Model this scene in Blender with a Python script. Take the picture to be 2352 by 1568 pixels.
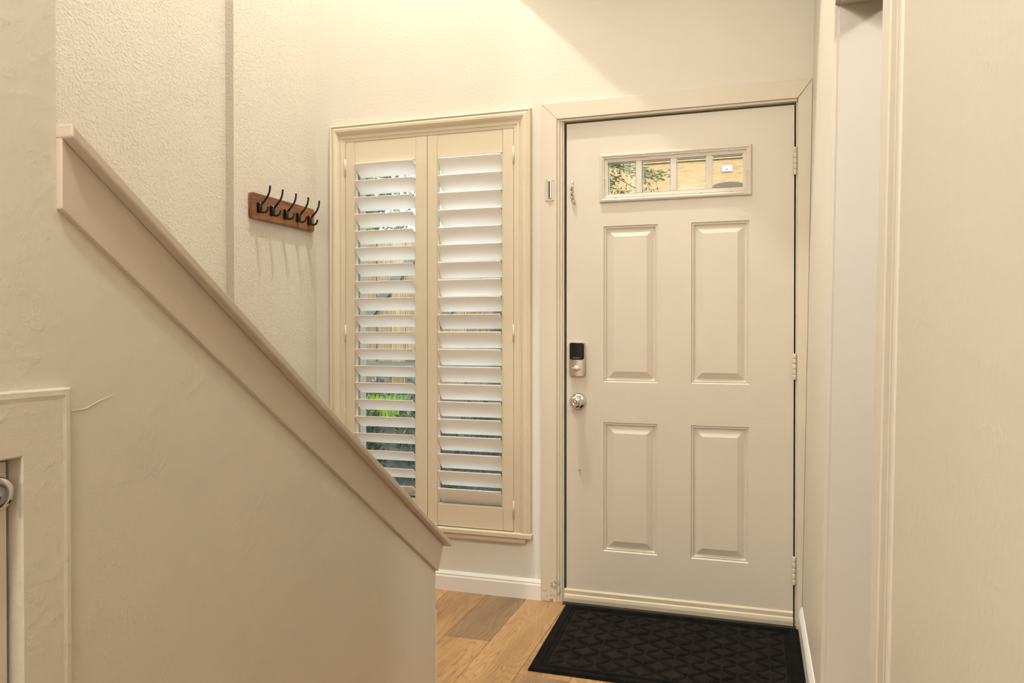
import bpy, bmesh, math, random
from mathutils import Vector, Matrix
random.seed(7)
S = bpy.context.scene
COL = S.collection
for o in list(bpy.data.objects): bpy.data.objects.remove(o)

# ------------------------------------------------------------------ camera, world, light, exposure
CAMP = Vector((0.7737, -3.1653, 1.1378))
_r = Vector((0.952603, 0.304216, -0.000181)); _u = Vector((-0.002329, 0.007889, 0.999966)); _f = Vector((-0.304207, 0.952570, -0.008224))
cam = bpy.data.cameras.new('camera'); cam.sensor_width = 36.0; cam.sensor_fit = 'HORIZONTAL'
cam.lens = 36.0 * 1755.9 / 2352.0; cam.clip_start = 0.02; cam.clip_end = 200
co = bpy.data.objects.new('camera', cam); COL.objects.link(co)
M = Matrix(((_r.x, _u.x, -_f.x, CAMP.x), (_r.y, _u.y, -_f.y, CAMP.y), (_r.z, _u.z, -_f.z, CAMP.z), (0, 0, 0, 1)))
co.matrix_world = M; S.camera = co

w = bpy.data.worlds.new('sky'); S.world = w; w.use_nodes = True
wn = w.node_tree; wn.nodes.clear()
bg = wn.nodes.new('ShaderNodeBackground'); bg.inputs[0].default_value = (0.80, 0.90, 1.0, 1); bg.inputs[1].default_value = 6.5
wo = wn.nodes.new('ShaderNodeOutputWorld'); wn.links.new(bg.outputs[0], wo.inputs[0])
sl = bpy.data.lights.new('sun', 'SUN'); sl.energy = 3.4; sl.angle = 0.01; sl.color = (1, 0.90, 0.72)
so = bpy.data.objects.new('sun', sl); COL.objects.link(so)
so.rotation_euler = Vector((-0.45, 0.62, -0.65)).to_track_quat('-Z', 'Y').to_euler()

STAIR_LAMP = (-0.36, -0.88, 4.98); STAIR_W = 345.0
HALL_LAMP = (0.12, -2.85, 2.62); HALL_W = 54.0
SIDE_FILL = (2.1, -2.3, 2.55); SIDE_FILL_W = 66.0  # added lamp, out of view, to brighten the far doorway jamb
REAR_FILL = (0.00, -6.20, 2.58); REAR_FILL_W = 190.0  # added lamp, out of view, for more even light from behind
WARM = (1.0, 0.96, 0.885)
S.view_settings.view_transform = 'Standard'; S.view_settings.look = 'None'
S.view_settings.exposure = 0.06; S.view_settings.gamma = 1.0; S.view_settings.use_curve_mapping = False

# ------------------------------------------------------------------ materials
def nodes(name):
    m = bpy.data.materials.new(name); m.use_nodes = True
    nt = m.node_tree; b = nt.nodes['Principled BSDF']
    return m, nt, b
def N(nt, t, **kw):
    n = nt.nodes.new(t)
    for k, v in kw.items():
        if k in n.inputs.keys(): n.inputs[k].default_value = v
        else: setattr(n, k, v)
    return n
def ramp(nt, fac, stops):
    r = nt.nodes.new('ShaderNodeValToRGB'); e = r.color_ramp.elements
    while len(e) < len(stops): e.new(0.5)
    for i, (p, c) in enumerate(stops): e[i].position = p; e[i].color = (*c, 1)
    nt.links.new(fac, r.inputs[0]); return r.outputs[0]
def paint(name, col, rough=0.5, tex=0.0, scale=60, mottled=0.03, spec=0.4, dist=0.004, fine=0.0):
    m, nt, b = nodes(name); L = nt.links; col = tuple(x * 0.84 for x in col)
    b.inputs['Roughness'].default_value = rough; b.inputs['Specular IOR Level'].default_value = spec
    tc = N(nt, 'ShaderNodeNewGeometry')
    n1 = N(nt, 'ShaderNodeTexNoise', Scale=2.3, Detail=3.0); L.new(tc.outputs['Position'], n1.inputs['Vector'])
    d = mottled
    c = ramp(nt, n1.outputs['Fac'], [(0.3, tuple(x * (1 - d) for x in col)), (0.7, tuple(min(1, x * (1 + d)) for x in col))])
    L.new(c, b.inputs['Base Color'])
    if tex > 0:
        n2 = N(nt, 'ShaderNodeTexNoise', Scale=scale, Detail=4.0, Roughness=0.55); L.new(tc.outputs['Position'], n2.inputs['Vector'])
        n3 = N(nt, 'ShaderNodeTexNoise', Scale=scale * 0.12, Detail=2.0); L.new(tc.outputs['Position'], n3.inputs['Vector'])
        mr = N(nt, 'ShaderNodeMapRange'); mr.inputs['From Min'].default_value = 0.48; mr.inputs['From Max'].default_value = 0.66
        mr.clamp = True; L.new(n2.outputs['Fac'], mr.inputs['Value'])
        mm = N(nt, 'ShaderNodeMath', operation='MULTIPLY'); L.new(mr.outputs[0], mm.inputs[0]); L.new(n3.outputs['Fac'], mm.inputs[1])
        bp = N(nt, 'ShaderNodeBump', Strength=tex, Distance=dist); L.new(mm.outputs[0], bp.inputs['Height'])
        L.new(bp.outputs[0], b.inputs['Normal'])
    return m
WALLC = (0.79, 0.735, 0.635)
MAT = {}
MAT['wall'] = paint('wall_paint', WALLC, 0.55, 0.14, 80, 0.02, 0.3)
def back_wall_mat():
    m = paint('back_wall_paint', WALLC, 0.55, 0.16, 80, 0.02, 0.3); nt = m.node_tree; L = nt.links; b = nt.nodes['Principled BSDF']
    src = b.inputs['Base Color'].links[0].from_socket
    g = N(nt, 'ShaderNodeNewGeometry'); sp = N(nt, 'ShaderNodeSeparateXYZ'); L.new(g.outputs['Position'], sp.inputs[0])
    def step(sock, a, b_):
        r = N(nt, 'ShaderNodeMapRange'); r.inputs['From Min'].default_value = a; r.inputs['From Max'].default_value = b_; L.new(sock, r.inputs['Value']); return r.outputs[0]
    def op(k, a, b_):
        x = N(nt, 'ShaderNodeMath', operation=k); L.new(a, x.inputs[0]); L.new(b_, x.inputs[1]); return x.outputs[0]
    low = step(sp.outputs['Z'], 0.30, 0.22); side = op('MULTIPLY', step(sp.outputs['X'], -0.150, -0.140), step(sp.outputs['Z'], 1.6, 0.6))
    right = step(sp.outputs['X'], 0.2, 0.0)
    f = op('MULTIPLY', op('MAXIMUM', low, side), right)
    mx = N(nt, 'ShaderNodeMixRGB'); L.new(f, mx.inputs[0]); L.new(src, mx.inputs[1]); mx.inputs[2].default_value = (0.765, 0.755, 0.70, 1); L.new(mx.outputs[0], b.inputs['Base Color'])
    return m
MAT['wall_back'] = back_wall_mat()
MAT['wall_rough'] = paint('wall_paint_knockdown', WALLC, 0.55, 0.48, 105, 0.02, 0.3, 0.005)
MAT['wall_hall'] = paint('wall_paint_hall', WALLC, 0.45, 0.16, 70, 0.02, 0.4, 0.004)
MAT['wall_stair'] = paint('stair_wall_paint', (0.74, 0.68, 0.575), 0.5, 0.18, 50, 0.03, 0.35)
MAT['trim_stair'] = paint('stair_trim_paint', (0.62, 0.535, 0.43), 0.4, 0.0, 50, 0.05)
MAT['casing'] = paint('casing_paint', (0.74, 0.665, 0.54), 0.4, 0.05, 30, 0.03)
def add_dirt(m, ztop):
    nt = m.node_tree; L = nt.links; b = nt.nodes['Principled BSDF']; src = b.inputs['Base Color'].links[0].from_socket
    g = N(nt, 'ShaderNodeNewGeometry'); sp = N(nt, 'ShaderNodeSeparateXYZ'); L.new(g.outputs['Position'], sp.inputs[0])
    n = N(nt, 'ShaderNodeTexNoise', Scale=38.0, Detail=5.0, Roughness=0.65); L.new(g.outputs['Position'], n.inputs['Vector'])
    z = N(nt, 'ShaderNodeMapRange'); L.new(sp.outputs['Z'], z.inputs['Value']); z.inputs['From Min'].default_value = 0.0; z.inputs['From Max'].default_value = ztop; z.inputs['To Min'].default_value = 0.16; z.inputs['To Max'].default_value = -0.08
    a = N(nt, 'ShaderNodeMath', operation='ADD'); L.new(n.outputs['Fac'], a.inputs[0]); L.new(z.outputs[0], a.inputs[1])
    f = N(nt, 'ShaderNodeMapRange'); L.new(a.outputs[0], f.inputs['Value']); f.inputs['From Min'].default_value = 0.66; f.inputs['From Max'].default_value = 0.74; f.inputs['To Max'].default_value = 0.75
    mx = N(nt, 'ShaderNodeMixRGB'); L.new(f.outputs[0], mx.inputs[0]); L.new(src, mx.inputs[1]); mx.inputs[2].default_value = (0.22, 0.15, 0.085, 1); L.new(mx.outputs[0], b.inputs['Base Color'])
add_dirt(MAT['casing'], 0.25)
MAT['door'] = paint('door_paint', (0.74, 0.675, 0.575), 0.42, 0.10, 26, 0.02)
MAT['sweep'] = paint('sweep_paint', (0.76, 0.68, 0.52), 0.4, 0.0, 26, 0.05)
MAT['shutter'] = paint('shutter_paint', (0.76, 0.675, 0.505), 0.38, 0.0, 26, 0.02)
MAT['louver'] = paint('louver_paint', (1.0, 0.985, 0.94), 0.38, 0.0, 26, 0.01)
MAT['white_trim'] = paint('white_trim_paint', (0.93, 0.90, 0.86), 0.35, 0.0, 26, 0.02)
MAT['opening_trim'] = paint('opening_trim_paint', (0.765, 0.70, 0.615), 0.42, 0.0, 26, 0.02)
MAT['ceiling'] = paint('ceiling_paint', (0.50, 0.47, 0.42), 0.7, 0.2, 60)  # unseen ceilings kept dark to cut bounced light
MAT['rear'] = paint('taupe_absorber', (0.30, 0.25, 0.19), 0.7)  # dark tone put on the unseen rear wall to soak up bounced light
MAT['gray_frame'] = paint('lite_gasket', (0.36, 0.47, 0.47), 0.4)
MAT['plate'] = paint('plate_plastic', (0.3906, 0.3843, 0.3654), 0.5)
MAT['sash'] = paint('sash_paint', (0.2835, 0.2646, 0.2142), 0.4)
MAT['vinyl'] = paint('white_vinyl', (0.85, 0.85, 0.83), 0.35)
def metal(name, col, rough):
    m, nt, b = nodes(name); b.inputs['Base Color'].default_value = (*col, 1); b.inputs['Metallic'].default_value = 1; b.inputs['Roughness'].default_value = rough; return m
MAT['chrome'] = metal('chrome', (0.72, 0.69, 0.66), 0.12)
MAT['nickel'] = metal('brushed_nickel', (0.62, 0.56, 0.48), 0.32)
MAT['nickel_dark'] = metal('aged_nickel', (0.5, 0.45, 0.4), 0.38)
def plain(name, col, rough=0.5, spec=0.5):
    m, nt, b = nodes(name); b.inputs['Base Color'].default_value = (*col, 1); b.inputs['Roughness'].default_value = rough; b.inputs['Specular IOR Level'].default_value = spec; return m
MAT['black_gloss'] = plain('black_glass', (0.004, 0.004, 0.005), 0.12)
MAT['black_metal'] = plain('black_iron', (0.012, 0.011, 0.010), 0.3)
MAT['black_rubber'] = plain('black_rubber', (0.012, 0.011, 0.010), 0.7)
MAT['gap'] = plain('dark_weatherstrip', (0.02, 0.016, 0.012), 0.9)
MAT['grey_text'] = plain('grey_print', (0.45, 0.45, 0.45), 0.5)
MAT['dirt'] = plain('dirt', (0.20, 0.14, 0.08), 0.9)
m, nt, b = nodes('window_glass'); out = nt.nodes['Material Output']; nt.nodes.remove(b)
tr = N(nt, 'ShaderNodeBsdfTransparent'); gl = N(nt, 'ShaderNodeBsdfGlossy', Roughness=0.0); mx = N(nt, 'ShaderNodeMixShader'); mx.inputs[0].default_value = 0.035
nt.links.new(tr.outputs[0], mx.inputs[1]); nt.links.new(gl.outputs[0], mx.inputs[2]); nt.links.new(mx.outputs[0], out.inputs[0]); MAT['glass'] = m
m, nt, b = nodes('lamp_glow'); b.inputs['Emission Color'].default_value = (*WARM, 1); b.inputs['Emission Strength'].default_value = 6; MAT['glow'] = m

def wood(name, c0, c1, c2, axis='Y', sc=1.0, rough=0.45, rand=True, var=0.12):
    m, nt, b = nodes(name); L = nt.links; b.inputs['Roughness'].default_value = rough
    g = N(nt, 'ShaderNodeNewGeometry'); oi = N(nt, 'ShaderNodeObjectInfo')
    ad = N(nt, 'ShaderNodeVectorMath', operation='MULTIPLY_ADD'); cmb = N(nt, 'ShaderNodeCombineXYZ')
    for i in range(3): L.new(oi.outputs['Random'], cmb.inputs[i])
    L.new(cmb.outputs[0], ad.inputs[0]); ad.inputs[1].default_value = (37, 91, 13); L.new(g.outputs['Position'], ad.inputs[2])
    mp = N(nt, 'ShaderNodeMapping'); L.new(ad.outputs[0], mp.inputs['Vector'])
    st = {'X': (1, 11, 11), 'Y': (11, 1.0, 11), 'Z': (11, 11, 1)}[axis]; mp.inputs['Scale'].default_value = tuple(x * sc for x in st)
    n = N(nt, 'ShaderNodeTexNoise', Scale=1.6, Detail=8.0, Roughness=0.62, Distortion=0.9); L.new(mp.outputs[0], n.inputs['Vector'])
    mp2 = N(nt, 'ShaderNodeMapping'); L.new(ad.outputs[0], mp2.inputs['Vector']); mp2.inputs['Scale'].default_value = tuple(x * sc * (1.0 if x < 2 else 0.55) for x in st)
    wv = N(nt, 'ShaderNodeTexWave', Scale=1.3, Distortion=9.0, Detail=3.0); wv.inputs['Detail Scale'].default_value = 0.7
    wv.bands_direction = {'X': 'Y', 'Y': 'X', 'Z': 'X'}[axis]
    L.new(mp2.outputs[0], wv.inputs['Vector'])
    mp3 = N(nt, 'ShaderNodeMapping'); L.new(ad.outputs[0], mp3.inputs['Vector']); mp3.inputs['Scale'].default_value = tuple(x * sc * (9 if x > 2 else 4) for x in st)
    n3 = N(nt, 'ShaderNodeTexNoise', Scale=2.0, Detail=3.0); L.new(mp3.outputs[0], n3.inputs['Vector'])
    mix = N(nt, 'ShaderNodeMath', operation='MULTIPLY_ADD'); L.new(wv.outputs['Fac'], mix.inputs[0]); mix.inputs[1].default_value = 0.22; L.new(n.outputs['Fac'], mix.inputs[2])
    mix2 = N(nt, 'ShaderNodeMath', operation='MULTIPLY_ADD'); L.new(n3.outputs['Fac'], mix2.inputs[0]); mix2.inputs[1].default_value = 0.30; L.new(mix.outputs[0], mix2.inputs[2])
    c = ramp(nt, mix2.outputs[0], [(0.42, c0), (0.68, c1), (0.95, c2)])
    hs = N(nt, 'ShaderNodeHueSaturation'); mr = N(nt, 'ShaderNodeMapRange'); L.new(oi.outputs['Random'], mr.inputs['Value'])
    mr.inputs['To Min'].default_value = 1 - var; mr.inputs['To Max'].default_value = 1 + var
    L.new(mr.outputs[0], hs.inputs['Value']); L.new(c, hs.inputs['Color']); L.new(hs.outputs[0], b.inputs['Base Color'])
    bp = N(nt, 'ShaderNodeBump', Strength=0.12, Distance=0.002); L.new(mix2.outputs[0], bp.inputs['Height']); L.new(bp.outputs[0], b.inputs['Normal'])
    return m
def oakmat(name, dark, mid, light, var):
    m, nt, b = nodes(name); L = nt.links; b.inputs['Roughness'].default_value = 0.42
    g = N(nt, 'ShaderNodeNewGeometry'); oi = N(nt, 'ShaderNodeObjectInfo'); cmb = N(nt, 'ShaderNodeCombineXYZ')
    for i in range(3): L.new(oi.outputs['Random'], cmb.inputs[i])
    ad = N(nt, 'ShaderNodeVectorMath', operation='MULTIPLY_ADD'); L.new(cmb.outputs[0], ad.inputs[0]); ad.inputs[1].default_value = (37, 91, 13); L.new(g.outputs['Position'], ad.inputs[2])
    def mapped(sx, sy):
        mp = N(nt, 'ShaderNodeMapping'); L.new(ad.outputs[0], mp.inputs['Vector']); mp.inputs['Scale'].default_value = (sx, sy, 1); return mp.outputs[0]
    tone = N(nt, 'ShaderNodeTexNoise', Scale=1.0, Detail=3.0, Distortion=0.4); L.new(mapped(9, 1.3), tone.inputs['Vector'])
    # growth rings: contour lines of a stretched height field make cathedral figures
    fld = N(nt, 'ShaderNodeTexNoise', Scale=1.0, Detail=1.0, Distortion=0.25); L.new(mapped(8, 1.25), fld.inputs['Vector'])
    k = N(nt, 'ShaderNodeMath', operation='MULTIPLY'); L.new(fld.outputs['Fac'], k.inputs[0]); k.inputs[1].default_value = 26.0
    wob = N(nt, 'ShaderNodeTexNoise', Scale=1.0, Detail=4.0); L.new(mapped(70, 9), wob.inputs['Vector'])
    k2 = N(nt, 'ShaderNodeMath', operation='ADD'); L.new(k.outputs[0], k2.inputs[0]); L.new(wob.outputs['Fac'], k2.inputs[1])
    fr = N(nt, 'ShaderNodeMath', operation='FRACT'); L.new(k2.outputs[0], fr.inputs[0])
    ringc = ramp(nt, fr.outputs[0], [(0.0, (0.50, 0.48, 0.45)), (0.14, (0.88, 0.88, 0.88)), (0.6, (1, 1, 1)), (1.0, (0.86, 0.86, 0.86))])
    pore = N(nt, 'ShaderNodeTexNoise', Scale=1.0, Detail=3.0, Roughness=0.7); L.new(mapped(330, 14), pore.inputs['Vector'])
    porec = ramp(nt, pore.outputs['Fac'], [(0.33, (0.72, 0.72, 0.72)), (0.5, (1, 1, 1)), (0.75, (1.08, 1.08, 1.08))])
    vor = N(nt, 'ShaderNodeTexVoronoi', Scale=1.0); L.new(mapped(5.5, 2.2), vor.inputs['Vector'])
    knot = ramp(nt, vor.outputs['Distance'], [(0.0, (0.35, 0.3, 0.25)), (0.035, (0.5, 0.45, 0.4)), (0.07, (1, 1, 1))])
    base = ramp(nt, tone.outputs['Fac'], [(0.28, dark), (0.5, mid), (0.75, light)])
    def mul(a, b_, f=1.0):
        x = N(nt, 'ShaderNodeMixRGB', blend_type='MULTIPLY'); x.inputs[0].default_value = f; L.new(a, x.inputs[1]); L.new(b_, x.inputs[2]); return x.outputs[0]
    c = mul(mul(mul(base, ringc, 0.9), porec, 0.9), knot, 0.8)
    hs = N(nt, 'ShaderNodeHueSaturation'); mr = N(nt, 'ShaderNodeMapRange'); L.new(oi.outputs['Random'], mr.inputs['Value'])
    mr.inputs['To Min'].default_value = 1 - var; mr.inputs['To Max'].default_value = 1 + var
    L.new(mr.outputs[0], hs.inputs['Value']); L.new(c, hs.inputs['Color']); L.new(hs.outputs[0], b.inputs['Base Color'])
    bp = N(nt, 'ShaderNodeBump', Strength=0.1, Distance=0.001); L.new(pore.outputs['Fac'], bp.inputs['Height']); L.new(bp.outputs[0], b.inputs['Normal'])
    return m
MAT['oak'] = oakmat('oak_plank', (0.275, 0.152, 0.064), (0.40, 0.232, 0.10), (0.50, 0.31, 0.145), 0.07)
MAT['oak_dark'] = oakmat('oak_plank_dark', (0.17, 0.10, 0.052), (0.25, 0.155, 0.082), (0.33, 0.21, 0.115), 0.02)
MAT['board'] = wood('rack_board', (0.035, 0.014, 0.006), (0.15, 0.058, 0.02), (0.30, 0.125, 0.04), 'Y', 2.6, 0.35)
MAT['fence'] = wood('fence_wood', (0.0504, 0.0315, 0.0139), (0.155, 0.096, 0.034), (0.225, 0.150, 0.060), 'Z', 1.5, 0.8, var=0.25)
MAT['fence_grey'] = wood('fence_wood_grey', (0.0315, 0.0315, 0.0189), (0.0630, 0.0630, 0.0410), (0.0945, 0.0914, 0.0630), 'X', 1.5, 0.8)
def stucco(name, c):
    m, nt, b = nodes(name); L = nt.links; b.inputs['Roughness'].default_value = 0.9
    g = N(nt, 'ShaderNodeNewGeometry'); n = N(nt, 'ShaderNodeTexNoise', Scale=16.0, Detail=6.0, Roughness=0.7)
    mp = N(nt, 'ShaderNodeMapping'); mp.inputs['Scale'].default_value = (1, 1, 2.2); L.new(g.outputs['Position'], mp.inputs[0]); L.new(mp.outputs[0], n.inputs['Vector'])
    L.new(ramp(nt, n.outputs['Fac'], [(0.3, tuple(x * 0.72 for x in c)), (0.52, c), (0.8, tuple(min(1, x * 1.1) for x in c))]), b.inputs['Base Color'])
    bp = N(nt, 'ShaderNodeBump', Strength=0.8, Distance=0.02); L.new(n.outputs['Fac'], bp.inputs['Height']); L.new(bp.outputs[0], b.inputs['Normal'])
    return m
MAT['stucco'] = stucco('tan_stucco', (0.300, 0.195, 0.082))
MAT['arch_brown'] = stucco('brown_door', (0.0756, 0.0567, 0.0315))  # grey-brown colour of the arched door itself
def leafmat(name, c0, c1):
    m, nt, b = nodes(name); L = nt.links; b.inputs['Roughness'].default_value = 0.5
    g = N(nt, 'ShaderNodeNewGeometry'); L.new(ramp(nt, g.outputs['Random Per Island'], [(0.0, c0), (1.0, c1)]), b.inputs['Base Color']); return m
MAT['leaf'] = leafmat('tree_leaf', (0.026, 0.040, 0.003), (0.135, 0.150, 0.014))
MAT['leaf_dark'] = leafmat('hedge_leaf', (0.003, 0.008, 0.003), (0.032, 0.060, 0.012))
MAT['leaf_blue'] = leafmat('silver_leaf', (0.0504, 0.0693, 0.0630), (0.1386, 0.1575, 0.1512))
MAT['grass'] = leafmat('grass_blade', (0.075, 0.170, 0.003), (0.23, 0.34, 0.010))
MAT['bark'] = plain('bark', (0.0567, 0.0378, 0.0221), 0.9)
MAT['soil'] = plain('soil', (0.0252, 0.0189, 0.0113), 0.95)
MAT['concrete'] = plain('concrete', (0.35, 0.34, 0.31), 0.9)
# doormat carpet
def carpet(name, c0, c1):
    m, nt, b = nodes(name); L = nt.links; b.inputs['Roughness'].default_value = 1.0; b.inputs['Specular IOR Level'].default_value = 0.1
    g = N(nt, 'ShaderNodeNewGeometry'); n = N(nt, 'ShaderNodeTexNoise', Scale=420.0, Detail=2.0); L.new(g.outputs['Position'], n.inputs['Vector'])
    n2 = N(nt, 'ShaderNodeTexNoise', Scale=18.0, Detail=2.0); L.new(g.outputs['Position'], n2.inputs['Vector'])
    a = N(nt, 'ShaderNodeMath', operation='MULTIPLY_ADD'); L.new(n2.outputs['Fac'], a.inputs[0]); a.inputs[1].default_value = 0.6; L.new(n.outputs['Fac'], a.inputs[2])
    L.new(ramp(nt, a.outputs[0], [(0.55, c0), (1.05, c1)]), b.inputs['Base Color'])
    bp = N(nt, 'ShaderNodeBump', Strength=0.9, Distance=0.003); L.new(n.outputs['Fac'], bp.inputs['Height']); L.new(bp.outputs[0], b.inputs['Normal'])
    return m
MAT['mat_pile'] = carpet('mat_pile', (0.0025, 0.0022, 0.002), (0.023, 0.019, 0.015))
MAT['mat_rib'] = carpet('mat_rib', (0.0015, 0.0015, 0.0015), (0.011, 0.010, 0.009))

# ------------------------------------------------------------------ helpers
LEAN = 0.0161
class MB:
    def __init__(s): s.v = []; s.f = []; s.sm = []
    def add(s, vs, fs, smooth=False):
        o = len(s.v); s.v += [tuple(p) for p in vs]
        for f in fs: s.f.append([o + i for i in f]); s.sm.append(smooth)
        return s
    def box(s, x0, x1, y0, y1, z0, z1):
        return s.add([(x0, y0, z0), (x1, y0, z0), (x1, y1, z0), (x0, y1, z0), (x0, y0, z1), (x1, y0, z1), (x1, y1, z1), (x0, y1, z1)],
                     [(0, 3, 2, 1), (4, 5, 6, 7), (0, 1, 5, 4), (1, 2, 6, 5), (2, 3, 7, 6), (3, 0, 4, 7)])
    def prism(s, poly, axis, a0, a1):
        """poly in the two other axes (in x,y,z order), extruded along axis"""
        n = len(poly)
        def P(p, a):
            return {'x': (a, p[0], p[1]), 'y': (p[0], a, p[1]), 'z': (p[0], p[1], a)}[axis]
        vs = [P(p, a0) for p in poly] + [P(p, a1) for p in poly]
        fs = [tuple(range(n)), tuple(range(2 * n - 1, n - 1, -1))] + [(i, i + n, (i + 1) % n + n, (i + 1) % n) for i in range(n)]
        return s.add(vs, fs)
    def tube(s, path, rad, n=10, cap=True, flat=1.0):
        path = [Vector(p) for p in path]; m = len(path)
        if not isinstance(rad, (list, tuple)): rad = [rad] * m
        up = None; vs = []; fs = []
        for i, p in enumerate(path):
            t = (path[min(i + 1, m - 1)] - path[max(i - 1, 0)]).normalized()
            if up is None:
                up = Vector((0, 0, 1)) if abs(t.z) < 0.9 else Vector((0, 1, 0))
                if abs(t.y) > 0.9: up = Vector((1, 0, 0))
            a = t.cross(up).normalized(); b = a.cross(t).normalized(); up = b
            for k in range(n):
                th = 2 * math.pi * k / n
                vs.append(p + a * math.cos(th) * rad[i] * flat + b * math.sin(th) * rad[i])
        for i in range(m - 1):
            for k in range(n):
                fs.append((i * n + k, i * n + (k + 1) % n, (i + 1) * n + (k + 1) % n, (i + 1) * n + k))
        s.add(vs, fs, True)
        if cap:
            s.add(vs[:n], [tuple(range(n - 1, -1, -1))]); s.add(vs[-n:], [tuple(range(n))])
        return s
    def lathe(s, prof, c, axis, n=32, smooth=True):
        """prof: list of (r, h) along axis vector from c"""
        ax = Vector(axis).normalized(); h = Vector((0, 0, 1)) if abs(ax.z) < 0.9 else Vector((1, 0, 0))
        a = ax.cross(h).normalized(); b = ax.cross(a); c = Vector(c); vs = []; fs = []
        for r, hh in prof:
            for k in range(n):
                th = 2 * math.pi * k / n; vs.append(c + ax * hh + (a * math.cos(th) + b * math.sin(th)) * max(r, 1e-5))
        for i in range(len(prof) - 1):
            for k in range(n): fs.append((i * n + k, (i + 1) * n + k, (i + 1) * n + (k + 1) % n, i * n + (k + 1) % n))
        s.add(vs, fs, smooth); return s
    def frame_side(s, prof, rect, side, cap=True):
        """one mitred side of a rectangular frame in plane xz; prof [(inset d, protrusion h)], protrusion towards -y"""
        x0, x1, z0, z1 = rect; vs = []
        for d, h in prof:
            p = {'top': ((x0 + d, z1 - d), (x1 - d, z1 - d)), 'bottom': ((x0 + d, z0 + d), (x1 - d, z0 + d)),
                 'left': ((x0 + d, z0 + d), (x0 + d, z1 - d)), 'right': ((x1 - d, z0 + d), (x1 - d, z1 - d))}[side]
            vs += [(p[0][0], -h, p[0][1]), (p[1][0], -h, p[1][1])]
        n = len(prof); s.add(vs, [(2 * i, 2 * i + 1, 2 * i + 3, 2 * i + 2) for i in range(n - 1)])
        if cap: s.add(vs[0::2], [tuple(range(n))]); s.add(vs[1::2], [tuple(range(n))])
        return s
    def lean(s):
        s.v = [(x + LEAN * z, y, z) for x, y, z in s.v]; return s
    def shift(s, d):
        s.v = [(x + d[0], y + d[1], z + d[2]) for x, y, z in s.v]; return s
    def mesh(s, name):
        me = bpy.data.meshes.new(name); me.from_pydata(s.v, [], s.f); me.update()
        bm = bmesh.new(); bm.from_mesh(me); bmesh.ops.recalc_face_normals(bm, faces=bm.faces); bm.to_mesh(me); bm.free()
        me.polygons.foreach_set('use_smooth', s.sm); return me
    def build(s, name, mat, parent=None, bevel=0, seg=2, loc=None):
        me = s.mesh(name); me.materials.append(MAT[mat] if isinstance(mat, str) else mat)
        return link(name, me, parent, bevel, seg, loc)
def link(name, me, parent=None, bevel=0, seg=2, loc=None, rot=None):
    o = bpy.data.objects.new(name, me); COL.objects.link(o)
    if loc: o.location = loc
    if rot: o.rotation_euler = rot
    if parent:
        o.parent = parent
        if parent.type == 'EMPTY': o.matrix_parent_inverse = Matrix.Translation(-parent.location)
        elif parent.location.length > 0 or parent.rotation_euler[0]: o.matrix_parent_inverse = Matrix.Identity(4)
    if bevel:
        b = o.modifiers.new('bevel', 'BEVEL'); b.width = bevel; b.segments = seg; b.limit_method = 'ANGLE'; b.angle_limit = 0.6; b.harden_normals = False
    return o
def tag(o, label=None, cat=None, group=None, kind=None):
    if label: o['label'] = label
    if cat: o['category'] = cat
    if group: o['group'] = group
    if kind: o['kind'] = kind
    return o
def thing(name, loc, label, cat=None, group=None, kind=None):
    o = bpy.data.objects.new(name, None); COL.objects.link(o); o.location = loc; o.empty_display_size = 0.05
    return tag(o, label, cat, group, kind)
def struct(name, label, mb, mat, parent=None, bevel=0): return tag(mb.build(name, mat, parent, bevel), label, None, None, 'structure')
def rounded(cx, cz, w, h, r, n=6):
    pts = []
    for sx, sz, a0 in ((1, 1, 0), (-1, 1, 90), (-1, -1, 180), (1, -1, 270)):
        for i in range(n + 1):
            a = math.radians(a0 + 90 * i / n); pts.append((cx + sx * (w / 2 - r) + r * math.cos(a), cz + sz * (h / 2 - r) + r * math.sin(a)))
    return pts

# ------------------------------------------------------------------ setting: floor
XL = -1.207; XL2 = -1.245; YS = -0.60; XR = 0.945; HC = 2.74; TC = 5.30; YB = -7.5
XSF = -0.15; XSB = -0.27; YE = -1.036; YF = -2.347   # stair wall face/back, end, full-height start
floor = struct('floor', 'oak plank floor of the entry hall', MB().box(-1.35, 4.2, YB - 0.1, 0.12, -0.12, -0.012), 'soil')
def plank(x, y0, y1, mat):
    me = MB().box(x + 0.0006, x + 0.1794, y0 + 0.0006, y1 - 0.0006, -0.012, 0.0).mesh('plank'); me.materials.append(MAT[mat])
    link('plank', me, floor, 0.0009, 1)
rng = random.Random(3)
xk = -0.169 - 0.18 * 6
joint = {5: -0.49, 6: -0.86, 4: -0.95, 7: -0.72, 8: -0.30, 9: -1.0}
k = 0
while xk < 1.0:
    y1 = 0.0; first = joint.get(k, -rng.uniform(0.2, 1.1)); ys = [0.0, first]
    while ys[-1] > YB: ys.append(max(YB, ys[-1] - 1.22))
    for i in range(len(ys) - 1):
        dark = (k == 5 and i == 0) or (k == 7 and i == 1) or rng.random() < 0.12 and i > 0
        plank(xk, ys[i + 1], ys[i], 'oak_dark' if dark else 'oak')
    xk += 0.18; k += 1

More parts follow.
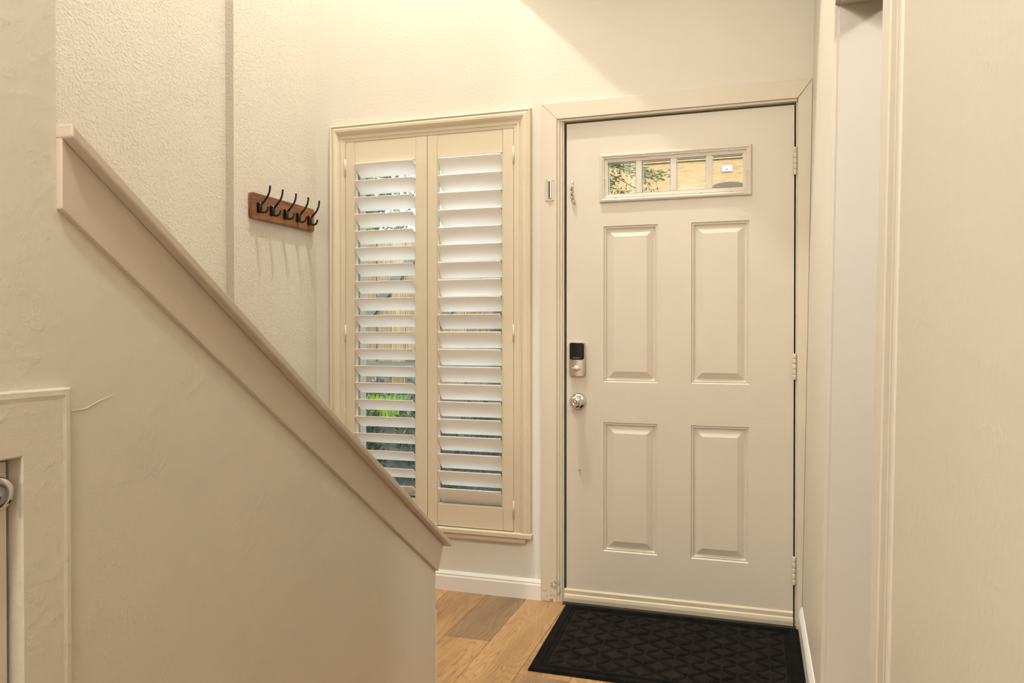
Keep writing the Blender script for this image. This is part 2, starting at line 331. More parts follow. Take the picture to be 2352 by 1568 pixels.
# ------------------------------------------------------------------ setting: walls
# back wall with window and door holes (a grid of solid blocks in one mesh)
WX0, WX1, WZ0, WZ1 = -1.046, -0.225, 0.285, 2.032
DX0, DX1, DZ1 = -0.032, 0.940, 2.052
mb = MB(); TH = 0.16
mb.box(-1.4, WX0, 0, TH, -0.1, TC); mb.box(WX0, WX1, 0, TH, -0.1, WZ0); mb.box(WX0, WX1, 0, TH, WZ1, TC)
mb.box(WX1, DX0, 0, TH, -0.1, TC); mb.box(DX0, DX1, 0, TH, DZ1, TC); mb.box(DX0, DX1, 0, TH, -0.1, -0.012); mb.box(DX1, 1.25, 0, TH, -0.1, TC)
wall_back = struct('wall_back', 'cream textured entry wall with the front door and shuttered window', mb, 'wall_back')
mb = MB(); mb.box(-1.4, XL, YS, 0.0, -0.1, TC); mb.box(-1.4, XL2, YB, YS, -0.1, TC)
struct('wall_left', 'cream knockdown-textured stairwell wall with a shallow step beside the coat rack', mb, 'wall_rough', None)
# right wall (leans slightly out of plumb), with doorway hole
OY0, OY1, OZ = -1.875, -1.02, 2.00; RT = 0.14
mb = MB(); mb.box(XR, XR + RT, OY1, 0.0, -0.1, HC + 0.1); mb.box(XR, XR + RT, OY0, OY1, OZ, HC + 0.1); mb.box(XR, XR + RT, YB, OY0, -0.1, HC + 0.1); mb.lean()
struct('wall_right', 'cream textured hall wall with a cased doorway beside the front door', mb, 'wall_hall')
struct('wall_rear', 'unseen wall closing the hall behind, darkened to absorb bounced light', MB().box(-1.4, 4.2, YB - 0.1, YB, -0.1, TC), 'rear')
# side room beyond the doorway
mb = MB(); mb.box(4.1, 4.2, YB, 0.0, -0.1, HC + .1)
mb.box(1.25, 4.2, 0.0, 0.1, -0.1, HC + 0.1)
struct('wall_side', 'plain cream wall of the side room seen past the doorway', mb, 'wall')
struct('ceiling', 'flat hall ceiling', MB().prism([(-0.355, 0.0), (1.3, 0.0), (4.2, 0.0), (4.2, YB), (XSB, YB), (XSB, -1.35), (1.0, -1.35), (1.0, -0.54)], 'z', HC, TC), 'ceiling')  # slanted edge near the back wall is shaped to cast a diagonal shadow
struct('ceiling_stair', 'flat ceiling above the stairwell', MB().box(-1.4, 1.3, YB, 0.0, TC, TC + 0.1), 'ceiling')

# stair wall: low sloping wall that runs into a full-height wall
SL = 0.677
def zb(y): return 0.425 - SL * (y - YE)          # lower edge of the skirt board
CY0, CY1, CZ = -2.78, -2.409, 0.978                # closet door opening
def capz(y): return zb(y) + 0.098
ws = thing('wall_stair', (XSF, YE, 0), 'sloping stair wall with painted cap and a small closet door at its left', None, None, 'structure')
mb = MB()
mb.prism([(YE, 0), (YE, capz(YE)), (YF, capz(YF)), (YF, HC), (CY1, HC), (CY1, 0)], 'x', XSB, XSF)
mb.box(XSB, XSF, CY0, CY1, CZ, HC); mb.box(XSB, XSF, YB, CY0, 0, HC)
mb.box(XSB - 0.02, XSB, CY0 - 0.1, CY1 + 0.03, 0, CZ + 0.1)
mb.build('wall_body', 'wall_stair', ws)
# skirt board
e = 0.068
def sk(y0, y1, d0, d1, endtilt): return [(y1, zb(y1) + d0), (y1 + endtilt, zb(y1 + endtilt) + d1), (y0, zb(y0) + d1), (y0, zb(y0) + d0)]
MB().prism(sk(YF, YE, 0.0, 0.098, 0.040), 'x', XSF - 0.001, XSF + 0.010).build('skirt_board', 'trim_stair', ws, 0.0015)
# front end piece closing the wall under the cap
MB().prism([(YE, zb(YE)), (YE + 0.040, zb(YE + 0.040) + 0.098), (YE, zb(YE) + 0.098)], 'x', XSB, XSF).build('end_board', 'trim_stair', ws)
# cap board
c1 = YE + 0.055
pts = [(YF, capz(YF)), (c1, capz(c1)), (c1 + 0.011, capz(c1) + 0.004), (c1 + 0.009, capz(c1 + 0.009) + 0.017), (YF, capz(YF) + 0.019)]
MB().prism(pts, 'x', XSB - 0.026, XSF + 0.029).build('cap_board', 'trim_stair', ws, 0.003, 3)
tag(MB().box(XSB, XSF - 0.004, YE, YE + 0.021, 0, 0.298).build('end_baseboard', 'white_trim', ws, 0.003), 'white baseboard wrapping the end of the stair wall')
tag(MB().tube([(XSF + 0.0002, -2.324, 1.0305), (XSF + 0.0002, -2.300, 1.0315), (XSF + 0.0002, -2.276, 1.041), (XSF + 0.0002, -2.252, 1.047)], [0.0007, 0.0009, 0.0009, 0.0003], 5, False).build('paint_ridge', 'wall_stair', ws), 'hairline ridge in the stair wall paint')
# stairs behind the wall
st = thing('staircase', (-0.74, -1.1, 0), 'oak steps climbing behind the sloping stair wall', 'staircase', None, 'structure')
st_y = -1.12
for i in range(14):
    z = 0.18 * (i + 1); y = st_y - 0.266 * i
    x0 = XL2 if y < YS else XL
    MB().box(XL2, XSB, y - 0.02, y, 0, z - 0.03).build('riser', 'white_trim', st)
    MB().box(XL2, XSB, y - 0.286, y + 0.025, z - 0.03, z).build('tread', 'oak', st, 0.006)
# white strip on the stairwell wall peeking above the cap
tag(MB().box(XL2, XL2 + 0.02, -1.9, -0.851, 1.428, 1.440).build('wall_strip', 'white_trim', None, 0.001), 'thin white strip on the stairwell wall just above the cap', 'strip')

# ------------------------------------------------------------------ baseboards
def base_profile(h=0.086, t=0.013): return [(0, 0), (t, 0), (t, h * 0.72), (t * 0.75, h * 0.80), (t * 0.8, h * 0.86), (t * 0.45, h * 0.95), (t * 0.25, h), (0, h)]
mb = MB(); mb.prism([(-y, z) for y, z in base_profile()], 'x', XL, -0.103)
struct('baseboard_back', 'white moulded baseboard under the shuttered window', mb, 'white_trim')
mb = MB(); mb.prism([(XR - x, z) for x, z in base_profile()], 'y', -0.922, -0.016); mb.lean()
struct('baseboard_right', 'white moulded baseboard between the front door and the doorway', mb, 'white_trim')

# ------------------------------------------------------------------ front door
def door_face(mb, xs, zs, cells, y):
    for i in range(len(xs) - 1):
        for j in range(len(zs) - 1):
            if (i, j) in cells: continue
            mb.add([(xs[i], y, zs[j]), (xs[i + 1], y, zs[j]), (xs[i + 1], y, zs[j + 1]), (xs[i], y, zs[j + 1])], [(0, 1, 2, 3)])
FY = 0.010; DW = 0.908
door = thing('door_1', (0.454, FY, 0), 'beige four-panel front door with a row of four small panes', None, None, 'structure')
xs = [0.004, 0.163, 0.388, 0.522, 0.748, DW + 0.006]; zs = [0.020, 0.230, 0.772, 0.941, 1.594, 1.700, 1.885, 2.034]
cells = {(1, 1), (3, 1), (1, 3), (3, 3), (1, 5), (2, 5), (3, 5)}
mb = MB(); door_face(mb, xs, zs, cells, FY)
prof = [(0, 0), (0.004, -0.0055), (0.009, -0.0045), (0.013, -0.0115), (0.018, -0.0125), (0.042, -0.0020), (0.045, -0.0005)]
for (i, j) in ((1, 1), (3, 1), (1, 3), (3, 3)):
    x0, x1, z0, z1 = xs[i], xs[i + 1], zs[j], zs[j + 1]
    t = MB()
    for sd in ('left', 'right', 'top', 'bottom'): t.frame_side(prof, (x0, x1, z0, z1), sd, False)
    d, h = prof[-1]; t.add([(x0 + d, -h, z0 + d), (x1 - d, -h, z0 + d), (x1 - d, -h, z1 - d), (x0 + d, -h, z1 - d)], [(0, 1, 2, 3)])
    t.shift((0, FY, 0)); mb.add(t.v, t.f)
# edges and back
Y2 = FY + 0.044
def ring(mb, x0, x1, z0, z1, ya, yb):
    for a, b_ in (((x0, z0), (x1, z0)), ((x1, z0), (x1, z1)), ((x1, z1), (x0, z1)), ((x0, z1), (x0, z0))):
        mb.add([(a[0], ya, a[1]), (b_[0], ya, b_[1]), (b_[0], yb, b_[1]), (a[0], yb, a[1])], [(0, 1, 2, 3)])
ring(mb, xs[0], xs[-1], zs[0], zs[-1], FY, Y2); ring(mb, xs[1], xs[4], zs[5], zs[6], FY, Y2)
door_face(mb, [xs[0], xs[1], xs[4], xs[5]], [zs[0], zs[5], zs[6], zs[7]], {(1, 1)}, Y2)
slab = mb.build('slab', 'door', door)
bm = bmesh.new(); bm.from_mesh(slab.data); bmesh.ops.remove_doubles(bm, verts=bm.verts, dist=1e-5); bmesh.ops.recalc_face_normals(bm, faces=bm.faces); bm.to_mesh(slab.data); bm.free()
# lite frame
LR = (0.147, 0.756, 1.692, 1.893)
lp = [(0, 0), (0, 0.008), (0.004, 0.013), (0.010, 0.014), (0.016, 0.010), (0.019, 0.011), (0.022, 0.005), (0.031, 0.003), (0.034, 0.003), (0.034, -0.010)]
mb = MB()
for sd in ('left', 'right', 'top', 'bottom'): mb.frame_side(lp, LR, sd, False)
lf = mb.shift((0, FY, 0)).build('lite_frame', 'door', door)
gx0, gx1, gz0, gz1 = LR[0] + 0.034, LR[1] - 0.034, LR[2] + 0.034, LR[3] - 0.034
pw = (gx1 - gx0 - 3 * 0.024) / 4
for i in range(3):
    x = gx0 + pw * (i + 1) + 0.024 * i
    MB().box(x, x + 0.024, FY - 0.003, FY + 0.006, gz0, gz1).build('muntin', 'door', lf, 0.002)
for i in range(4):
    x = gx0 + (pw + 0.024) * i
    MB().box(x, x + pw, FY + 0.020, FY + 0.024, gz0, gz1).build('pane', 'glass', lf)
    g = MB(); ring(g, x - 0.0005, x + pw + 0.0005, gz0 - 0.0005, gz1 + 0.0005, FY + 0.004, FY + 0.020)
    ring(g, x + 0.003, x + pw - 0.003, gz0 + 0.003, gz1 - 0.003, FY + 0.010, FY + 0.030)
    g.build('gasket', 'gray_frame', lf)
for (x, z) in [(LR[0] + .02 + .115 * 1.0 * i + .05, LR[3] - 0.018) for i in range(5)] + [(LR[0] + .07 + .115 * i, LR[2] + 0.018) for i in range(5)] + [(LR[0] + 0.018, 1.79), (LR[1] - 0.018, 1.79)]:
    MB().lathe([(0, 0.0125), (0.0035, 0.012), (0.005, 0.009), (0.005, 0.004)], (x, FY, z), (0, -1, 0), 12).build('screw_plug', 'door', lf)
# sweep
sp = [(0.0, 0.004), (-0.012, 0.004), (-0.014, 0.020), (-0.012, 0.033), (-0.007, 0.036), (-0.008, 0.052), (-0.004, 0.058), (0.0, 0.058)]
MB().prism([(FY + y, z) for y, z in sp], 'x', -0.004, 0.914).build('door_sweep', 'sweep', door)
# hinges
for z0, z1 in ((1.760, 1.868), (0.964, 1.067), (0.166, 0.275)):
    hg = MB().box(0.9175, 0.926, FY - 0.010, FY + 0.004, z0 + 0.003, z1 - 0.003).build('hinge', 'casing', door)
    n = 5; dz = (z1 - z0) / n
    for i in range(n):
        MB().lathe([(0, 0), (0.0062, 0.0005), (0.0068, 0.0015), (0.0068, dz - 0.002), (0.0062, dz - 0.001), (0, dz - 0.0008)], (0.9165, FY - 0.011, z0 + dz * i), (0, 0, 1), 14).build('knuckle', 'casing', hg)
# keypad lock
cx, cz = 0.0535, 1.037; kw, kh = 0.069, 0.142
def lock_shell(x0, x1, z0, z1, yb, depth, bul, r=0.010):
    """rounded plate with a bowed front"""
    pl = rounded((x0 + x1) / 2, (z0 + z1) / 2, x1 - x0, z1 - z0, r); mb = MB(); n = len(pl); c = (x0 + x1) / 2; hw = (x1 - x0) / 2
    yf = lambda x: yb - depth - bul * (1 - ((x - c) / hw) ** 2)
    mb.add([(x, yb, z) for x, z in pl] + [(x, yf(x), z) for x, z in pl], [(i, i + n, (i + 1) % n + n, (i + 1) % n) for i in range(n)])
    cols = 12; vs = []
    for i in range(cols + 1):
        x = x0 + (x1 - x0) * i / cols
        ex = max(0, abs(x - c) - (hw - r)); dz = r - math.sqrt(max(0, r * r - ex * ex))
        vs += [(x, yf(x), z0 + dz), (x, yf(x), z1 - dz)]
    mb.add(vs, [(2 * i, 2 * i + 2, 2 * i + 3, 2 * i + 1) for i in range(cols)], True); return mb
lk = tag(lock_shell(cx - kw / 2, cx + kw / 2, cz - kh / 2, cz + kh / 2, FY, 0.016, 0.007, 0.012).build('keypad_lock', 'nickel', door), 'satin nickel keypad deadbolt with a black screen')
tag(lock_shell(cx - kw / 2 + 0.003, cx + kw / 2 - 0.004, cz - 0.003, cz + kh / 2 - 0.003, FY - 0.012, 0.0062, 0.006, 0.007).build('screen', 'black_gloss', lk), 'glossy black keypad screen')
MB().box(cx - 0.005, cx + 0.001, FY - 0.0245, FY - 0.02, cz - 0.0125, cz - 0.0105).build('slot', 'black_rubber', lk)
MB().lathe([(0.0, 0.004), (0.010, 0.003), (0.0125, 0.0)], (cx - 0.003, FY - 0.0225, cz - 0.040), (0, -1, 0), 24).build('turn_rosette', 'nickel', lk)
mb = MB().box(-0.017, 0.017, -0.012, 0, -0.0042, 0.0042)
a = math.radians(10)
mb.v = [(cx - 0.003 + x * math.cos(a) + z * math.sin(a), FY - 0.025 + y, cz - 0.040 - x * math.sin(a) + z * math.cos(a)) for x, y, z in mb.v]
mb.build('thumb_turn', 'nickel', lk, 0.0015)
tc = bpy.data.curves.new('lettering', 'FONT'); tc.body = 'Honeywell'; tc.size = 0.0062; tc.align_x = 'CENTER'; tc.extrude = 0.0002
to = bpy.data.objects.new('lettering', tc); COL.objects.link(to)
to.location = (cx - 0.003, FY - 0.0248, cz + 0.0035); to.rotation_euler = (math.pi / 2, 0, 0)
dg = bpy.context.evaluated_depsgraph_get(); me = bpy.data.meshes.new_from_object(to.evaluated_get(dg)); bpy.data.objects.remove(to)
me.materials.clear(); me.materials.append(MAT['grey_text'])
link('lettering', me, lk, 0, 2, (cx - 0.003, FY - 0.0248, cz + 0.0035), (math.pi / 2, 0, 0))
# knob
kn = tag(MB().lathe([(0, 0), (0.0345, 0), (0.0355, 0.003), (0.033, 0.008), (0.024, 0.015), (0.014, 0.019), (0.012, 0.022), (0.012, 0.034),
    (0.016, 0.038), (0.023, 0.044), (0.0265, 0.052), (0.0265, 0.058), (0.023, 0.065), (0.015, 0.069), (0.007, 0.070), (0.0065, 0.0685), (0, 0.068)], (0.056, FY, 0.858), (0, -1, 0), 40).build('door_knob', 'chrome', door), 'round polished chrome door knob on a domed rose')
MB().lathe([(0.0055, 0.0), (0.0055, 0.002), (0.003, 0.003), (0, 0.003)], (0.056, FY - 0.0685, 0.858), (0, -1, 0), 16).build('key_button', 'nickel_dark', kn)
tag(MB().lathe([(0.005, 0), (0.005, 0.003), (0.0045, 0.007), (0.003, 0.009), (0, 0.0095)], (0.0615, FY, 0.569), (0, -1, 0), 16).build('stop_pin', 'chrome', door), 'small chrome pin on the door face')
# chain
ch = tag(MB().prism(rounded(0.0285, 1.778, 0.0105, 0.034, 0.005), 'y', FY - 0.003, FY).build('chain_anchor', 'nickel_dark', door, 0.0008), 'nickel chain anchor with short hanging chain')
MB().lathe([(0, 0.0055), (0.003, 0.005), (0.0042, 0.003), (0.0042, 0.002)], (0.0285, FY, 1.781), (0, -1, 0), 14).build('screw', 'chrome', ch)
def chain_link(c, ang, spin, L=0.0165, W=0.0105, r=0.0022):
    pts = []
    for i in range(17):
        t = 2 * math.pi * i / 16; x = W / 2 * math.cos(t); z = L / 2 * math.sin(t) * 1.08
        p = Vector((x * math.cos(spin), x * math.sin(spin), z)); p = Matrix.Rotation(ang, 3, 'Y') @ p; pts.append(p + Vector(c))
    return MB().tube(pts, r, 6, False)
for i, (x, z, a, sp_) in enumerate([(0.0275, 1.7605, 0.0, 1.2), (0.0275, 1.750, 0.0, 0.3), (0.0285, 1.7395, 0.0, 1.3), (0.0285, 1.729, 0.0, 0.3), (0.0295, 1.7185, -0.2, 1.3), (0.0335, 1.7095, -0.45, 0.4), (0.0385, 1.7010, -0.5, 1.0)]):
    chain_link((x, FY - 0.009, z), a, sp_).build('chain_link', 'nickel_dark', ch)
# jambs, stops and gap behind
mb = MB(); mb.box(DX0, -0.006, 0.004, TH, 0.0, DZ1); mb.box(0.9195, DX1, 0.004, TH, 0.0, DZ1); mb.box(-0.006, 0.924, 0.004, TH, 2.042, DZ1)
jm = struct('trim_1', 'beige door jamb lining around the front door', mb, 'casing')
mb = MB(); mb.box(-0.006, 0.006, Y2, Y2 + 0.02, 0, 2.042); mb.box(0.906, 0.924, Y2, Y2 + 0.02, 0, 2.042); mb.box(-0.006, 0.924, Y2, Y2 + 0.02, 2.030, 2.042)
mb.build('weatherstrip', 'gap', jm)
tag(MB().box(-0.006, 0.924, -0.030, TH, -0.010, 0.0035).build('threshold', 'black_rubber', jm, 0.001), 'dark threshold under the front door')
# casing
cs = thing('trim_2', (0.45, 0, 2.1), 'flat beige casing around the front door', None, None, 'structure')
cp = 0.016
def xr(z): return XR + LEAN * z - 0.0005
MB().prism([(-0.103, 0.0), (-0.033, 0.0), (-0.033, 2.052), (-0.103, 2.122)], 'y', -cp, 0.0005).build('casing_board', 'casing', cs, 0.002)
MB().prism([(-0.103, 2.1225), (-0.033, 2.0525), (0.924, 2.0525), (xr(2.12), 2.1225)], 'y', -cp, 0.0005).build('casing_board', 'casing', cs, 0.002)
MB().prism([(0.926, 0.0), (xr(0), 0.0), (xr(2.1), 2.1215), (0.926, 2.052)], 'y', -cp, 0.0005).build('casing_board', 'casing', cs, 0.002)
mb = MB(); mb.box(-0.033, -0.022, -0.010, 0.005, 0, 2.052); mb.box(-0.022, -0.012, -0.004, 0.005, 0, 2.048); mb.build('inner_bead', 'casing', cs, 0.0015)
MB().box(-0.033, 0.924, -0.008, 0.005, 2.043, 2.0525).build('inner_bead', 'casing', cs, 0.0015)
# chain track on the casing
tp = tag(MB().prism(rounded(-0.064, 1.7555, 0.041, 0.094, 0.006), 'y', -cp - 0.002, -cp).build('chain_track', 'nickel_dark', cs, 0.0006), 'nickel chain track plate screwed to the door casing')
mb = MB()
for dx in (-0.0075, 0.0075):
    pass
mb.prism(rounded(-0.064, 1.7575, 0.018, 0.082, 0.006), 'y', -cp - 0.009, -cp - 0.001)
mb.build('track_channel', 'nickel', tp, 0.0025, 3)
MB().prism(rounded(-0.064, 1.755, 0.0055, 0.070, 0.0026), 'y', -cp - 0.0095, -cp - 0.008).build('track_slot', 'gap', tp)
for dx in (-0.0155, 0.0155):
    for z in (1.711, 1.794):
        MB().lathe([(0, 0.0035), (0.002, 0.0033), (0.0032, 0.002)], (-0.064 + dx, -cp, z), (0, -1, 0), 12).build('screw', 'chrome', tp)

# ------------------------------------------------------------------ window and shutters
FR = (-1.124, -0.147, 0.250, 2.110)
fp = [(0, 0), (0, 0.020), (0.002, 0.026), (0.007, 0.028), (0.011, 0.026), (0.013, 0.024), (0.020, 0.0275), (0.030, 0.027), (0.040, 0.021), (0.047, 0.014), (0.051, 0.013), (0.053, 0.016), (0.062, 0.016), (0.064, 0.013), (0.078, 0.012), (0.078, -0.02)]
win = thing('window_1', (-0.635, 0.1, 0.285), 'cream moulded window frame around two louvred shutters', None, None, 'structure')
for sd in ('left', 'right', 'top'):
    mb = MB()
    r = list(FR)
    mb.frame_side(fp, (FR[0], FR[1], 0.285 - 0.0, FR[3]), sd, True)
    if sd != 'top':   # straight cut at the sill
        mb.v = [(x, y, 0.285 if z < 0.5 else z) for x, y, z in mb.v]
    mb.build('frame_' + ('head' if sd == 'top' else 'stile'), 'shutter', win)
MB().box(FR[0] - 0.004, FR[1] + 0.006, -0.032, 0.0, 0.262, 0.284).build('sill', 'shutter', win, 0.004, 3)
MB().box(FR[0] + 0.01, FR[1] - 0.022, -0.024, 0.0, 0.240, 0.262).build('apron', 'sweep', win, 0.004, 3)
MB().box(WX0, WX1, 0.0, 0.11, 0.275, 0.285).build('reveal_sill', 'vinyl', win)
# glazing behind
y = 0.105
fx0, fx1, fz0, fz1 = WX0, WX1, 0.285, WZ1
mb = MB(); fw = 0.022
mb.box(fx0, fx0 + fw, y - .02, y + .04, fz0, fz1); mb.box(fx1 - fw, fx1, y - .02, y + .04, fz0, fz1); mb.box(fx0 + fw, fx1 - fw, y - .02, y + .04, fz0, fz0 + fw); mb.box(fx0 + fw, fx1 - fw, y - .02, y + .04, fz1 - fw, fz1)
mb.build('sash_frame', 'sash', win, 0.002)
MB().box(fx0 + fw, fx1 - fw, y + 0.008, y + 0.012, fz0 + fw, fz1 - fw).build('pane', 'glass', win)

def louver_mesh(L, W=0.089, T=0.0115):
    mb = MB(); n = 20; ring_ = []
    for k in range(n):
        t = 2 * math.pi * k / n; ring_.append((W / 2 * math.cos(t), T / 2 * math.sin(t) * (1 if True else 1)))
    vs = [(-L / 2, a, b_) for a, b_ in ring_] + [(L / 2, a, b_) for a, b_ in ring_]
    mb.add(vs, [(k, (k + 1) % n, (k + 1) % n + n, k + n) for k in range(n)], True)
    mb.add(vs[:n], [tuple(range(n))]); mb.add(vs[n:], [tuple(range(n))])
    me = mb.mesh('louver'); me.materials.append(MAT['louver']); return me
PF = -0.012; PB = 0.016
def shutter(x0, x1, sl, sr, hinge_side, tilts, label, zoff, ztop, zbot):
    t = thing('shutter_panel', ((x0 + x1) / 2, 0.002, 0.287), label, 'shutter', 'louvred shutter panels in the front window')
    z0, z1 = 0.287, 2.031
    for a0, a1 in ((x0, sl), (sr, x1)):
        MB().box(a0, a1, PF, PB, z0, z1).build('stile', 'shutter', t, 0.0015)
    for a0, a1 in ((sl, sl + 0.006), (sr - 0.006, sr)):
        MB().box(a0, a1, PF + 0.003, PB - 0.003, zbot, ztop).build('bead', 'shutter', t, 0.002)
    MB().box(sl + 0.0008, sr - 0.0008, PF + 0.001, PB, ztop, z1).build('top_rail', 'shutter', t, 0.0012)
    MB().box(sl + 0.0008, sr - 0.0008, PF + 0.001, PB, z0, zbot).build('bottom_rail', 'shutter', t, 0.0012)
    MB().box(sl + 0.006, sr - 0.006, 0.002, PB, ztop - 0.010, ztop).build('light_stop', 'louver', t)
    me = louver_mesh(sr - sl - 0.016)
    for k in range(20):
        a = tilts(k)
        zc = 1.9265 - 0.0773 * k - 0.0445 * math.sin(a) + zoff
        link('louver', me, t, 0, 2, ((sl + sr) / 2, 0.004, zc), (-a, 0, 0))
    hx = x0 - 0.001 if hinge_side == 'l' else x1 + 0.001
    for zc in (1.915, 1.147, 0.382):
        MB().lathe([(0, 0), (0.004, 0), (0.004, 0.075), (0, 0.075)], (hx, PF - 0.002, zc - 0.0375), (0, 0, 1), 10).build('hinge', 'shutter', t)
rl = random.Random(5)
shutter(-1.0445, -0.634, -0.998, -0.688, 'l', lambda k: math.radians(37 + rl.uniform(-2, 2)), 'cream left shutter panel with louvres tilted open towards the garden', 0, 1.931, 0.398)
shutter(-0.6315, -0.2265, -0.585, -0.275, 'r', lambda k: math.radians((48 if 8 <= k <= 9 else 54) + rl.uniform(-2, 2)), 'cream right shutter panel with louvres nearly closed, next to the door', 0, 1.931, 0.385)

# ------------------------------------------------------------------ doorway in the right wall
op = thing('trim_3', (XR, (OY0 + OY1) / 2, OZ), 'cream painted casing and jambs of the hall doorway', None, None, 'structure')
MB().box(XR - 0.0005, XR + RT + 0.0005, OY1 - 0.018, OY1, 0, OZ - 0.018).lean().build('jamb', 'opening_trim', op)
MB().box(XR - 0.0005, XR + RT + 0.0005, OY0, OY0 + 0.018, 0, OZ - 0.018).lean().build('jamb', 'opening_trim', op)
MB().box(XR - 0.0005, XR + RT + 0.0005, OY0, OY1, OZ - 0.018, OZ).lean().build('head_jamb', 'opening_trim', op)
cpr = [(0.0, 0.0), (0.0, 0.0120), (0.003, 0.0130), (0.028, 0.0068), (0.031, 0.0042), (0.088, 0.0058), (0.092, 0.0046), (0.107, 0.0050), (0.112, 0.0032), (0.113, 0.0)]   # from inner edge outwards
def casing_leg(y_in, sgn, z1, nm='casing_leg'):
    mb = MB(); vs = []
    for d, h in cpr: vs += [(XR - h, y_in + sgn * d, 0), (XR - h, y_in + sgn * d, z1 + d)]
    n = len(cpr); mb.add(vs, [(2 * i, 2 * i + 1, 2 * i + 3, 2 * i + 2) for i in range(n - 1)]); mb.lean().build(nm, 'opening_trim', op)
iy1 = OY1 - 0.013; iy0 = OY0 + 0.013; iz = OZ - 0.013
casing_leg(iy1, 1, iz); casing_leg(iy0, -1, iz)
mb = MB(); vs = []
for d, h in cpr: vs += [(XR - h, iy0 - d, iz + d), (XR - h, iy1 + d, iz + d)]
mb.add(vs, [(2 * i, 2 * i + 1, 2 * i + 3, 2 * i + 2) for i in range(len(cpr) - 1)]); mb.lean().build('casing_head', 'opening_trim', op)

# ------------------------------------------------------------------ closet under the stairs
d2 = thing('door_2', (XSF - 0.03, (CY0 + CY1) / 2, 0), 'small beige closet door under the stairs', None, None, 'structure')
mb = MB().box(XSF - 0.048, XSF - 0.012, CY0 + 0.003, CY1 - 0.0045, 0.01, CZ - 0.005); mb.build('slab', 'door', d2, 0.0015)
kb = tag(MB().lathe([(0, 0), (0.012, 0.0), (0.012, 0.004), (0.006, 0.008), (0.006, 0.014), (0.020, 0.018), (0.0225, 0.021), (0.020, 0.024), (0.012, 0.0225), (0.005, 0.023), (0, 0.0235)], (XSF - 0.012, -2.443, 0.936), (1, 0, 0), 28).build('knob', 'chrome', d2), 'small dished chrome knob')
MB().box(XSF - 0.055, XSF - 0.05, CY0, CY1, 0, CZ).build('dark_gap', 'gap', d2)
t4 = thing('trim_4', (XSF, CY1, 0), 'painted casing around the small closet door', None, None, 'structure')
ccp = [(0, 0), (0, 0.009), (0.002, 0.0105), (0.008, 0.0108), (0.013, 0.0098), (0.073, 0.0092), (0.075, 0.0075), (0.075, 0)]   # from outer edge inwards
co1 = CY1 + 0.075; cz1 = CZ + 0.087
mb = MB(); vs = []
for d, h in ccp: vs += [(XSF + h, co1 - d, 0), (XSF + h, co1 - d, cz1 - d * 0.087 / 0.075)]
mb.add(vs, [(2 * i, 2 * i + 1, 2 * i + 3, 2 * i + 2) for i in range(len(ccp) - 1)]).build('casing_leg', 'wall_stair', t4)
mb = MB(); vs = []
for d, h in ccp: vs += [(XSF + h, CY0 - 0.075 + d, cz1 - d * 0.087 / 0.075), (XSF + h, co1 - d, cz1 - d * 0.087 / 0.075)]
mb.add(vs, [(2 * i, 2 * i + 1, 2 * i + 3, 2 * i + 2) for i in range(len(ccp) - 1)]).build('casing_head', 'wall_stair', t4)
mb = MB(); vs = []
for d, h in ccp: vs += [(XSF + h, CY0 - 0.075 + d, 0), (XSF + h, CY0 - 0.075 + d, cz1 - d * 0.087 / 0.075)]
mb.add(vs, [(2 * i, 2 * i + 1, 2 * i + 3, 2 * i + 2) for i in range(len(ccp) - 1)]).build('casing_leg', 'wall_stair', t4)

# ------------------------------------------------------------------ coat rack
cr = thing('coat_rack', (XL, -0.28, 1.67), 'dark wooden coat rack with five black iron hooks on the stairwell wall', 'coat rack')
MB().prism(rounded(-0.279, 1.671, 0.464, 0.108, 0.012), 'x', XL, XL + 0.019).build('board', 'board', cr, 0.004, 3)
def hook_mesh():
    """local: x out of the wall, y along, z up; origin on the board face"""
    mb = MB()
    mb.prism(rounded(0, 0, 0.019, 0.044, 0.007), 'x', 0.0, 0.004)
    mb.tube([(0.004, 0, -0.016), (0.010, 0, -0.016), (0.012, 0, 0.0), (0.010, 0, 0.016), (0.004, 0, 0.018)], [0.008, 0.009, 0.0085, 0.009, 0.006], 10)
    up = [(0.008, 0, 0.006), (0.018, 0, 0.014), (0.032, 0, 0.027), (0.046, 0, 0.043), (0.055, 0, 0.061), (0.058, 0, 0.078), (0.058, 0, 0.087)]
    mb.tube(up, [0.0058, 0.0052, 0.0047, 0.0044, 0.0042, 0.0042, 0.0045], 10)
    dn = [(0.008, 0, -0.014), (0.018, 0, -0.020), (0.030, 0, -0.022), (0.041, 0, -0.018), (0.047, 0, -0.009), (0.048, 0, 0.001)]
    mb.tube(dn, [0.0062, 0.0055, 0.005, 0.0046, 0.0042, 0.0040], 10)
    me = mb.mesh('hook'); me.materials.append(MAT['black_metal']); return me
hm = hook_mesh()
for yy in (-0.471, -0.383, -0.285, -0.190, -0.100):
    link('hook', hm, cr, 0, 2, (XL + 0.019, yy, 1.665))

